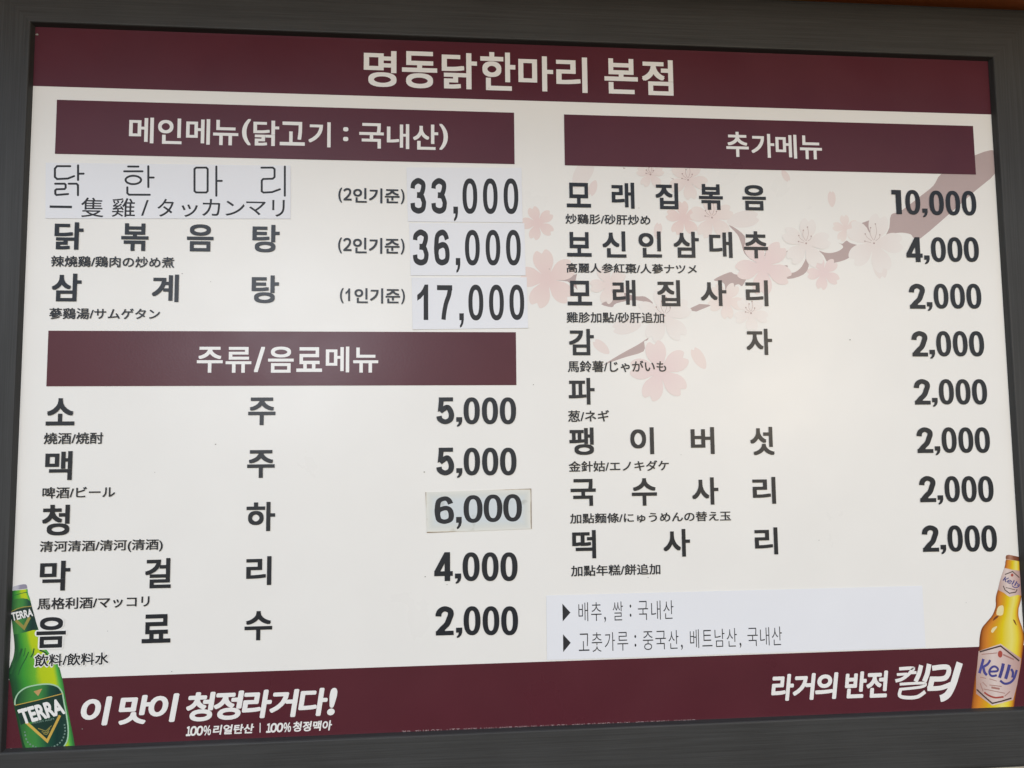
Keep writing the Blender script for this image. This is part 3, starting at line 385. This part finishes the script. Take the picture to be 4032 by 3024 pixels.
# frame rails, mitred, swept from one section: (outward from the opening, height)
PROF = [(0.0, -3.0), (0.0, 0.4), (1.6, 8.0), (2.4, 8.9), (3.6, 9.2), (66.0, 9.2), (69.0, 8.2), (70.5, 5.5), (70.5, -17.0), (8.0, -17.0), (8.0, -3.5)]
def rail(side, m):
    v, f = [], []
    for end in (0, 1):
        for d, h in PROF:
            X, Y = HW + d, HH + d
            c = {'top': ((-X, Y), (X, Y)), 'bottom': ((X, -Y), (-X, -Y)), 'left': ((-X, -Y), (-X, Y)), 'right': ((X, Y), (X, -Y))}[side][end]
            v.append(P(c[0], c[1], h))
    k = len(PROF)
    for i in range(k):
        j = (i+1) % k; f.append((i, j, k+j, k+i))
    f.append(tuple(range(k-1, -1, -1))); f.append(tuple(range(k, 2*k)))
    me = bpy.data.meshes.new('frame_rail'); me.from_pydata(v, [], f); me.materials.append(m)
    import bmesh
    bm = bmesh.new(); bm.from_mesh(me); bmesh.ops.recalc_face_normals(bm, faces=bm.faces); bm.to_mesh(me); bm.free()
    o = bpy.data.objects.new('frame_rail', me); COL.objects.link(o); o.parent = board
    return o
rail('top', WOOD_X); rail('bottom', WOOD_X); rail('left', WOOD_Z); rail('right', WOOD_Z)

# maroon bands and their lettering
s = Sheet(); s.rect(-HW-5, D_titleY, HW+5, HH+5, 0.12); title = s.build('title_band', MAROON, board)
s = Sheet()
for g in D_title: write(s, g[0], g[1:], 0.4, 0.020)
s.build('lettering', LETTER, title)
for bx, txt in ((D_bandA, D_headA), (D_bandB, D_headB), (D_bandC, D_headC)):
    s = Sheet(); s.rect(*bx, 0.55); hd = s.build('section_band', MAROON, board)
    s = Sheet()
    for g in txt: write(s, g[0], g[1:], 0.8, 0.017)
    s.build('lettering', LETTER, hd)
s = Sheet(); s.rect(-HW-5, -HH-5, HW+5, D_footY, 0.12); foot = s.build('footer_band', MAROON, board)
s = Sheet()
for g in D_slogan: write(s, g[0], g[1:], 0.4, 0.036, 0.13)
s.build('slogan_lettering', LETTER, foot)
s = Sheet()
for g in D_subslogan:
    if '%' in g[0]:
        for ch, a, b in (('１', 0.0, 0.19), ('０', 0.17, 0.44), ('０', 0.42, 0.69), ('％', 0.70, 1.0)): write(s, ch, (g[1]+a*(g[3]-g[1]), g[2], g[1]+b*(g[3]-g[1]), g[4]), 0.4, 0.045 if ch != '％' else 0.028, 0.13)
    else: write(s, g[0], g[1:], 0.4, 0.032, 0.13)
s.rect(*D_subbar, 0.4); s.build('slogan_lettering', LETTER, foot)
s = Sheet()
for g in D_slogan2: write(s, g[0], g[1:], 0.4, 0.034, 0.14)
pen(s, D_logo[:7], 0.6, cap=False, scale=1.08); pen(s, D_logo[7:], 0.6, cap=False, scale=1.25); s.build('slogan_lettering', LETTER, foot)
s = Sheet()
x0, y0, x1, y1 = D_disc
th = 8.2
write(s, '경고 : 지나친 음주는 뇌졸중, 기억력 손상이나 치매를 유발합니다. 임신 중 음주는 기형아 출생 위험을 높입니다. | 제조사 및 판매사 : 하이트진로', [(x0, y0-th), (x1, y1-th), (x1, y1), (x0, y0)], 0.4)
s.build('small_lettering', ink('small_white_print', (0.34, 0.25, 0.25)), foot)

# menu entries: dish name, translation, note, price
for e in D_entries:
    root = None; s = Sheet()
    if e['dish']:
        for g in e['dish']: write(s, g[0], g[1:], 0.9, 0.023)
        root = s.build('dish_lettering', DARK, board)
        s = Sheet(); write(s, e['trans'][0], e['trans'][1:], 0.9, 0.015); s.build('translation_lettering', DARK, root)
    if e['note']:
        s = Sheet(); t, x0, y0, x1, y1 = e['note']; w, h_ = x1-x0, y1-y0
        for ch, a, b, lo, hi in (('(', 0, .057, .03, .97), ({'1': '１', '2': '２'}[t[1]], .075 if t[1] == '2' else .085, .20 if t[1] == '2' else .155, .17, .95), ('인기준', .222, .925, .03, .97), (')', .943, 1, 0, .94)):
            if ch == '１': number(s, ('i', x0+a*w, y0+lo*h_, x0+b*w, y0+hi*h_), 0.9)
            else: write(s, ch, (x0+a*w, y0+lo*h_, x0+b*w, y0+hi*h_), 0.9, 0.018)
        s.build('portion_lettering', DARK, root or board)
    if e['price']:
        s = Sheet()
        for g in e['price']: number(s, g, 0.9)
        s.build('price_lettering', DARK, root)
# white halo printed round the last dish name where it crosses the bottle
s = Sheet(); e = D_entries[7]
write(s, e['dish'][0][0], e['dish'][0][1:], 0.5, 0.062, grow=1.9, full=True)
write(s, e['trans'][0], e['trans'][1:], 0.5, 0.075, grow=1.5, full=True)
s.build('halo_print', LETTER, board)

# blossom print
branch = None
for i, pl in enumerate(D_branch):
    s = Sheet(); s.tri([smooth(pl, 3, True) if len(pl) > 8 else pl], 0.06)
    if i == 0: branch = s.build('branch_print', BRANCH, board)
    else: s.build('twig_print', BRANCH, branch)
def blossom(cx, cy, R, rot, kind, stamen, h):
    s = Sheet(); n = 100; loop = []
    for i in range(n):
        ph = (i % 20) / 20 - 0.5                     # across one petal
        f = 0.24 + 0.76 * max(0.0, math.cos(ph*math.pi))**0.50 - 0.17*math.exp(-(ph/0.075)**2)
        a = math.radians(rot) + (i/20 - 0.5 + 0.025) * math.radians(72)
        loop.append((cx + R*f*math.cos(a), cy + R*f*math.sin(a)))
    base = len(s.v); s.v.append(P(cx, cy, h)); s.g.append((0, 0, 0))
    for p in loop:
        s.v.append(P(p[0], p[1], h)); s.g.append((math.hypot(p[0]-cx, p[1]-cy)/R, 0, 0))
    s.f += [(0, 1+i, 1+(i+1) % n) for i in range(n)]
    o = s.build('blossom', PETAL[kind], branch)
    if stamen:
        s = Sheet()
        for j, (da, l) in enumerate(((-35, .34), (-5, .62), (12, .50), (45, .40), (80, .30))):
            a = math.radians(88 + da); st = 0.10*R
            p0 = (cx + st*math.cos(a), cy + st*math.sin(a)); p1 = (cx + R*l*math.cos(a), cy + R*l*math.sin(a))
            md = ((p0[0]+p1[0])/2 - 0.06*R*math.sin(a)*(1 if da > 0 else -1), (p0[1]+p1[1])/2)
            s.strip(smooth([p0, md, p1], 4), 0.45, h + 0.02)
            s.tri([_ell(p1[0], p1[1], 0.95, 0.95, 10, 2)], h + 0.035)
        s.tri([_ell(cx, cy, 1.25, 1.25, 12, 2)], h + 0.035)
        s.build('stamen_print', STAMEN, branch)
for i, b in enumerate(D_blossoms): blossom(*b, 0.11 + 0.045*(i % 8))
for i, (x, y, r, a) in enumerate(D_petals):
    ca, sa = math.cos(math.radians(a)), math.sin(math.radians(a))
    shape = [(-1, 0), (-.6, .35), (0, .5), (.6, .45), (1, .2), (.85, 0), (1, -.2), (.6, -.45), (0, -.5), (-.6, -.35)]
    s = Sheet(); s.tri([smooth([(x + r*(p*ca - q*sa), y + r*(p*sa + q*ca)) for p, q in shape], 4, True)], 0.07 + 0.02*(i % 2), lambda X, Y: (0.3, 0, 0))
    s.build('petal', PETAL[0 if i < 6 else 3], branch)

# printed beer bottles
def bottle(name, rows, m, h):
    L = smooth([r[0] for r in rows], 4); Rr = smooth([r[1] for r in rows], 4); nu = 14; s = Sheet()
    for i, (a, b) in enumerate(zip(L, Rr)):
        for j in range(nu+1):
            u = j/nu
            s.v.append(P(a[0]+(b[0]-a[0])*u, a[1]+(b[1]-a[1])*u, h)); s.g.append((u, i/len(L), 0))
    for i in range(len(L)-1):
        for j in range(nu):
            q = i*(nu+1)+j; s.f.append((q, q+nu+1, q+nu+2, q+1))
    return s.build(name, m, board)
def across(pl):
    x0, x1 = min(p[0] for p in pl), max(p[0] for p in pl)
    return lambda x, y: ((x-x0)/(x1-x0), 0, 0)
def patch(name, pl, m, h, parent, sm=0):
    s = Sheet(); pl = smooth(pl, 4, True) if sm else pl
    # fan of strips so the gradient has points inside the patch
    s.tri([pl], h, across(pl)); return s.build(name, m, parent)
gb = bottle('bottle_print', D_green_rows, GREEN_GLASS, 0.2); gb['label'] = 'printed green beer bottle with dark green label'
patch('cap', D_green_cap, SILVER, 0.26, gb)
nl = patch('neck_label', D_green_neck, GREEN_LABEL, 0.26, gb)
s = Sheet(); s.tri([D_green_neck_band], 0.32); s.build('label_band_print', GREEN_DARK, gb)
s = Sheet(); pen(s, [(p, 3.2) for p in D_green_neck_v], 0.36, cap=False, sm=False); pen(s, [(p, 1.0) for p in D_green_neck_line], 0.4, cap=False, sm=False)
s.build('chevron_print', GOLD_DULL, gb)
s = Sheet(); write(s, 'TERRA', D_green_neck_text, 0.46, 0.035); s.build('label_lettering', LETTER, gb)
lb = patch('label', D_green_label, GREEN_LABEL, 0.26, gb)
s = Sheet(); s.tri([D_green_label_band], 0.31); s.tri([D_green_dark], 0.34); s.build('label_band_print', GREEN_DARK, gb)
s = Sheet()
for i, p in enumerate(D_green_label_rim): s.strip(smooth(p, 5), 1.5, 0.38)
s.build('label_rim', GREEN_RIM, gb)
s = Sheet(); pen(s, D_green_gold, 0.40, cap=False, sm=False); s.build('chevron_print', GOLD, gb)
s = Sheet(); pen(s, D_green_chev, 0.40, cap=False, sm=False); s.build('chevron_print', GOLD_DULL, gb)
s = Sheet(); s.tri([D_green_tri], 0.40); s.build('emblem_print', ORANGE_PRINT, gb)
s = Sheet(); write(s, 'TERRA', D_green_text, 0.5, 0.045); s.build('label_lettering', LETTER, gb)
s = Sheet(); write(s, 'FROM AGM', D_green_small, 0.44, 0.01)
for p in D_green_arc:
    q = smooth(p, 6)
    for i in range(0, len(q)-1, 2): s.strip([q[i], q[i+1]], 1.6, 0.42)
s.build('fine_print', FADED, gb)

ab = bottle('bottle_print', D_amber_rows, AMBER_GLASS, 0.2); ab['label'] = 'printed amber beer bottle with pinkish hexagonal label'
patch('cap', D_amber_cap, AMBER_CAP, 0.26, ab)
patch('neck_label', D_amber_neck, LABEL_PINK, 0.26, ab)
patch('label', D_amber_label, LABEL_PINK, 0.26, ab)
s = Sheet(); pen(s, D_amber_lines, 0.3, cap=False, sm=False); pen(s, D_amber_neck_lines, 0.3, cap=False, sm=False); s.build('label_border', LABEL_LINE, ab)
s = Sheet(); pen(s, D_amber_fine, 0.3, cap=False); s.build('fine_print', LABEL_FINE, ab)
s = Sheet(); pen(s, D_amber_red, 0.34, cap=False); s.tri([D_amber_hop], 0.34); s.tri([D_amber_neck_hop], 0.34); s.build('emblem_print', RED_INK, ab)
s = Sheet(); pen(s, D_kelly, 0.4, cap=False, scale=1.12); pen(s, D_kelly_neck, 0.4, cap=False, scale=1.15); s.build('label_lettering', BLUE_INK, ab)
s = Sheet()
for pl in D_amber_hi: s.tri([smooth(pl, 4, True)], 0.24)
s.build('highlight', AMBER_HI, ab)
s = Sheet()
for pl in D_amber_dk: s.tri([smooth(pl, 4, True)], 0.24)
s.build('reflection_print', AMBER_DK, ab)
s = Sheet()
for i, (p, w) in enumerate(D_green_streak): s.strip(smooth(p, 5), w, 0.22 + 0.012*i)
s.build('reflection_print', ink('deep_green_print', (0.022, 0.115, 0.035), var=0.4), gb)

# ------------------------------------------------------------------ papers pasted on the board
def paper(name, quad, m, h0=0.50, t=0.18, curl=0.0):
    """thin sheet with its back on the print; returned object sits at the sheet's centre"""
    cx = sum(p[0] for p in quad)/4; cy = sum(p[1] for p in quad)/4
    n = 10; v, f = [], []
    a, b, c, d = [Vector(p) for p in quad]
    for lay in (0, 1):
        for j in range(n+1):
            for i in range(n+1):
                u, w = i/n, j/n; p = a*(1-u)*(1-w) + b*u*(1-w) + c*u*w + d*(1-u)*w
                lift = curl * (abs(2*u-1)**6) * (abs(2*w-1)**6)
                v.append(P(p.x-cx, p.y-cy, t*lay + lift))
    k = (n+1)**2
    for j in range(n):
        for i in range(n):
            q = j*(n+1)+i; f.append((k+q, k+q+1, k+q+n+2, k+q+n+1)); f.append((q, q+n+1, q+n+2, q+1))
    for i in range(n):
        f.append((i, i+1, k+i+1, k+i)); q = n*(n+1)+i; f.append((q+1, q, k+q, k+q+1))
        q = i*(n+1); f.append((q+n+1, q, k+q, k+q+n+1)); q = i*(n+1)+n; f.append((q, q+n+1, k+q+n+1, k+q))
    me = bpy.data.meshes.new(name); me.from_pydata(v, [], f); me.materials.append(m)
    o = bpy.data.objects.new(name, me); COL.objects.link(o)
    o.location = (BOARD_X + cx/1000, -h0/1000, BOARD_Z + cy/1000)
    return o, cx, cy
def shift(it, cx, cy): return (it[0], it[1]-cx, it[2]-cy, it[3]-cx, it[4]-cy)

# old sticker: yellowed, brown along its edges, smudged
am, ant, ap = mat('yellowed_sticker')
tc = ant.nodes.new('ShaderNodeTexCoord'); sp = ant.nodes.new('ShaderNodeSeparateXYZ'); ant.links.new(tc.outputs['Generated'], sp.inputs[0])
def mth(op, a, b):
    n = ant.nodes.new('ShaderNodeMath'); n.operation = op
    for i, q in enumerate((a, b)):
        if isinstance(q, (int, float)): n.inputs[i].default_value = q
        else: ant.links.new(q, n.inputs[i])
    return n.outputs[0]
ex = mth('SUBTRACT', 0.5, mth('ABSOLUTE', mth('SUBTRACT', sp.outputs[0], 0.5), 0)); ez = mth('SUBTRACT', 0.5, mth('ABSOLUTE', mth('SUBTRACT', sp.outputs[2], 0.5), 0))
edge = mth('MINIMUM', mth('MULTIPLY', ex, 2.5), ez)
nz = ant.nodes.new('ShaderNodeTexNoise'); nz.inputs['Scale'].default_value = 38.0; nz.inputs['Detail'].default_value = 4.0; ant.links.new(tc.outputs['Object'], nz.inputs['Vector'])
ed = mth('ADD', edge, mth('MULTIPLY', mth('SUBTRACT', nz.outputs['Fac'], 0.5), 0.05))
r1 = ant.nodes.new('ShaderNodeValToRGB'); e = r1.color_ramp.elements
e[0].position = 0.008; e[0].color = (0.13, 0.07, 0.03, 1); e[1].position = 0.03; e[1].color = (0.69, 0.68, 0.61, 1)
q = e.new(0.014); q.color = (0.46, 0.37, 0.25, 1); q = e.new(0.13); q.color = (0.61, 0.62, 0.57, 1); q = e.new(0.26); q.color = (0.58, 0.62, 0.62, 1)
ant.links.new(ed, r1.inputs['Fac'])
n3 = ant.nodes.new('ShaderNodeTexNoise'); n3.inputs['Scale'].default_value = 60.0; n3.inputs['Detail'].default_value = 5.0; ant.links.new(tc.outputs['Object'], n3.inputs['Vector'])
r2 = ant.nodes.new('ShaderNodeValToRGB'); r2.color_ramp.elements[0].position = 0.60; r2.color_ramp.elements[0].color = (1, 1, 1, 1); r2.color_ramp.elements[1].position = 0.75; r2.color_ramp.elements[1].color = (0.74, 0.73, 0.68, 1)
ant.links.new(n3.outputs['Fac'], r2.inputs['Fac'])
mx = ant.nodes.new('ShaderNodeMixRGB'); mx.blend_type = 'MULTIPLY'; mx.inputs['Fac'].default_value = 1.0
ant.links.new(r1.outputs[0], mx.inputs[1]); ant.links.new(r2.outputs[0], mx.inputs[2]); ant.links.new(mx.outputs[0], ap.inputs['Base Color']); ap.inputs['Roughness'].default_value = 0.45

LAB = ['white price sticker reading 33,000, topmost of the three pasted beside the portion notes',
       'white price sticker reading 36,000, between the 33,000 and 17,000 stickers',
       'white price sticker reading 17,000, just above the maroon drinks heading',
       'yellowed smudged price sticker reading 6,000 with brown stained edges among the drink prices']
for i, ((quad, digits), lb_) in enumerate(zip(D_stickers, LAB)):
    o, cx, cy = paper('price_sticker', quad, PAPER if i < 3 else am, h0=0.50 + 0.03*(i % 2), curl=0.5 if i == 2 else 0.15)
    tag(o, lb_, 'price sticker', 'price stickers pasted on the menu board')
    s = Sheet()
    for g in digits: number(s, shift(g, cx, cy), 0.26, 28, 25)
    s.build('lettering', TONER, o)
o, cx, cy = paper('name_sticker', D_namesticker, PAPER)
tag(o, 'white paper strip with thin rounded lettering pasted over the first dish name', 'paper label')
s = Sheet()
mv = lambda pts: [(p[0]-cx, p[1]-cy) for p in pts]
for i, p in enumerate(D_thin): s.strip(mv(p), 2.45, 0.26 + 0.02*(i % 4), True)
for p in D_thinloops: s.tri(list(stroke_sides(mv(p), 2.45, closed=True)), 0.26)
s.build('dish_lettering', TONER, o)
s = Sheet()
for g in D_nametrans: write(s, g[0], shift(g, cx, cy)[1:], 0.26, 0.004)
s.build('translation_lettering', TONER, o)
o, cx, cy = paper('notice_strip', D_notice, PAPER)
tag(o, 'wide bluish white ingredient origin strip with two black arrowheads above the maroon footer', 'paper notice')
s = Sheet()
for g in D_noticetext: write(s, g[0], shift(g, cx, cy)[1:], 0.26, -0.008 if g[0] not in ',:' else 0.0)
s.build('lettering', TONER, o)
for t in D_triangles:
    s = Sheet(); s.tri([mv(t)], 0.26); s.build('arrowhead', TONER, o)

# ------------------------------------------------------------------ orange beam over the board
bl, bh, bd_ = 1.9, 0.30, BEAM_DEPTH
me = bpy.data.meshes.new('orange_beam')
import bmesh
bm = bmesh.new()
vv = [bm.verts.new(c) for c in ((-bl/2, 0, 0), (bl/2, 0, 0), (bl/2, 0, bh), (-bl/2, 0, bh), (-bl/2, -bd_, 0), (bl/2, -bd_, 0), (bl/2, -bd_, bh), (-bl/2, -bd_, bh))]
for q in ((0, 1, 2, 3), (4, 7, 6, 5), (0, 4, 5, 1), (3, 2, 6, 7), (0, 3, 7, 4), (1, 5, 6, 2)): bm.faces.new([vv[i] for i in q])
bmesh.ops.bevel(bm, geom=list(bm.edges), offset=0.004, segments=2, affect='EDGES')
bmesh.ops.recalc_face_normals(bm, faces=bm.faces); bm.to_mesh(me); bm.free(); me.materials.append(om)
beam = bpy.data.objects.new('orange_beam', me); COL.objects.link(beam)
beam.location = (BOARD_X + BEAM_P[0]/1000, 0.0165, BOARD_Z + BEAM_P[1]/1000); beam.rotation_euler = (0, BEAM_TILT, 0)
tag(beam, 'orange painted beam jutting out just above the frame of the menu board', 'beam')
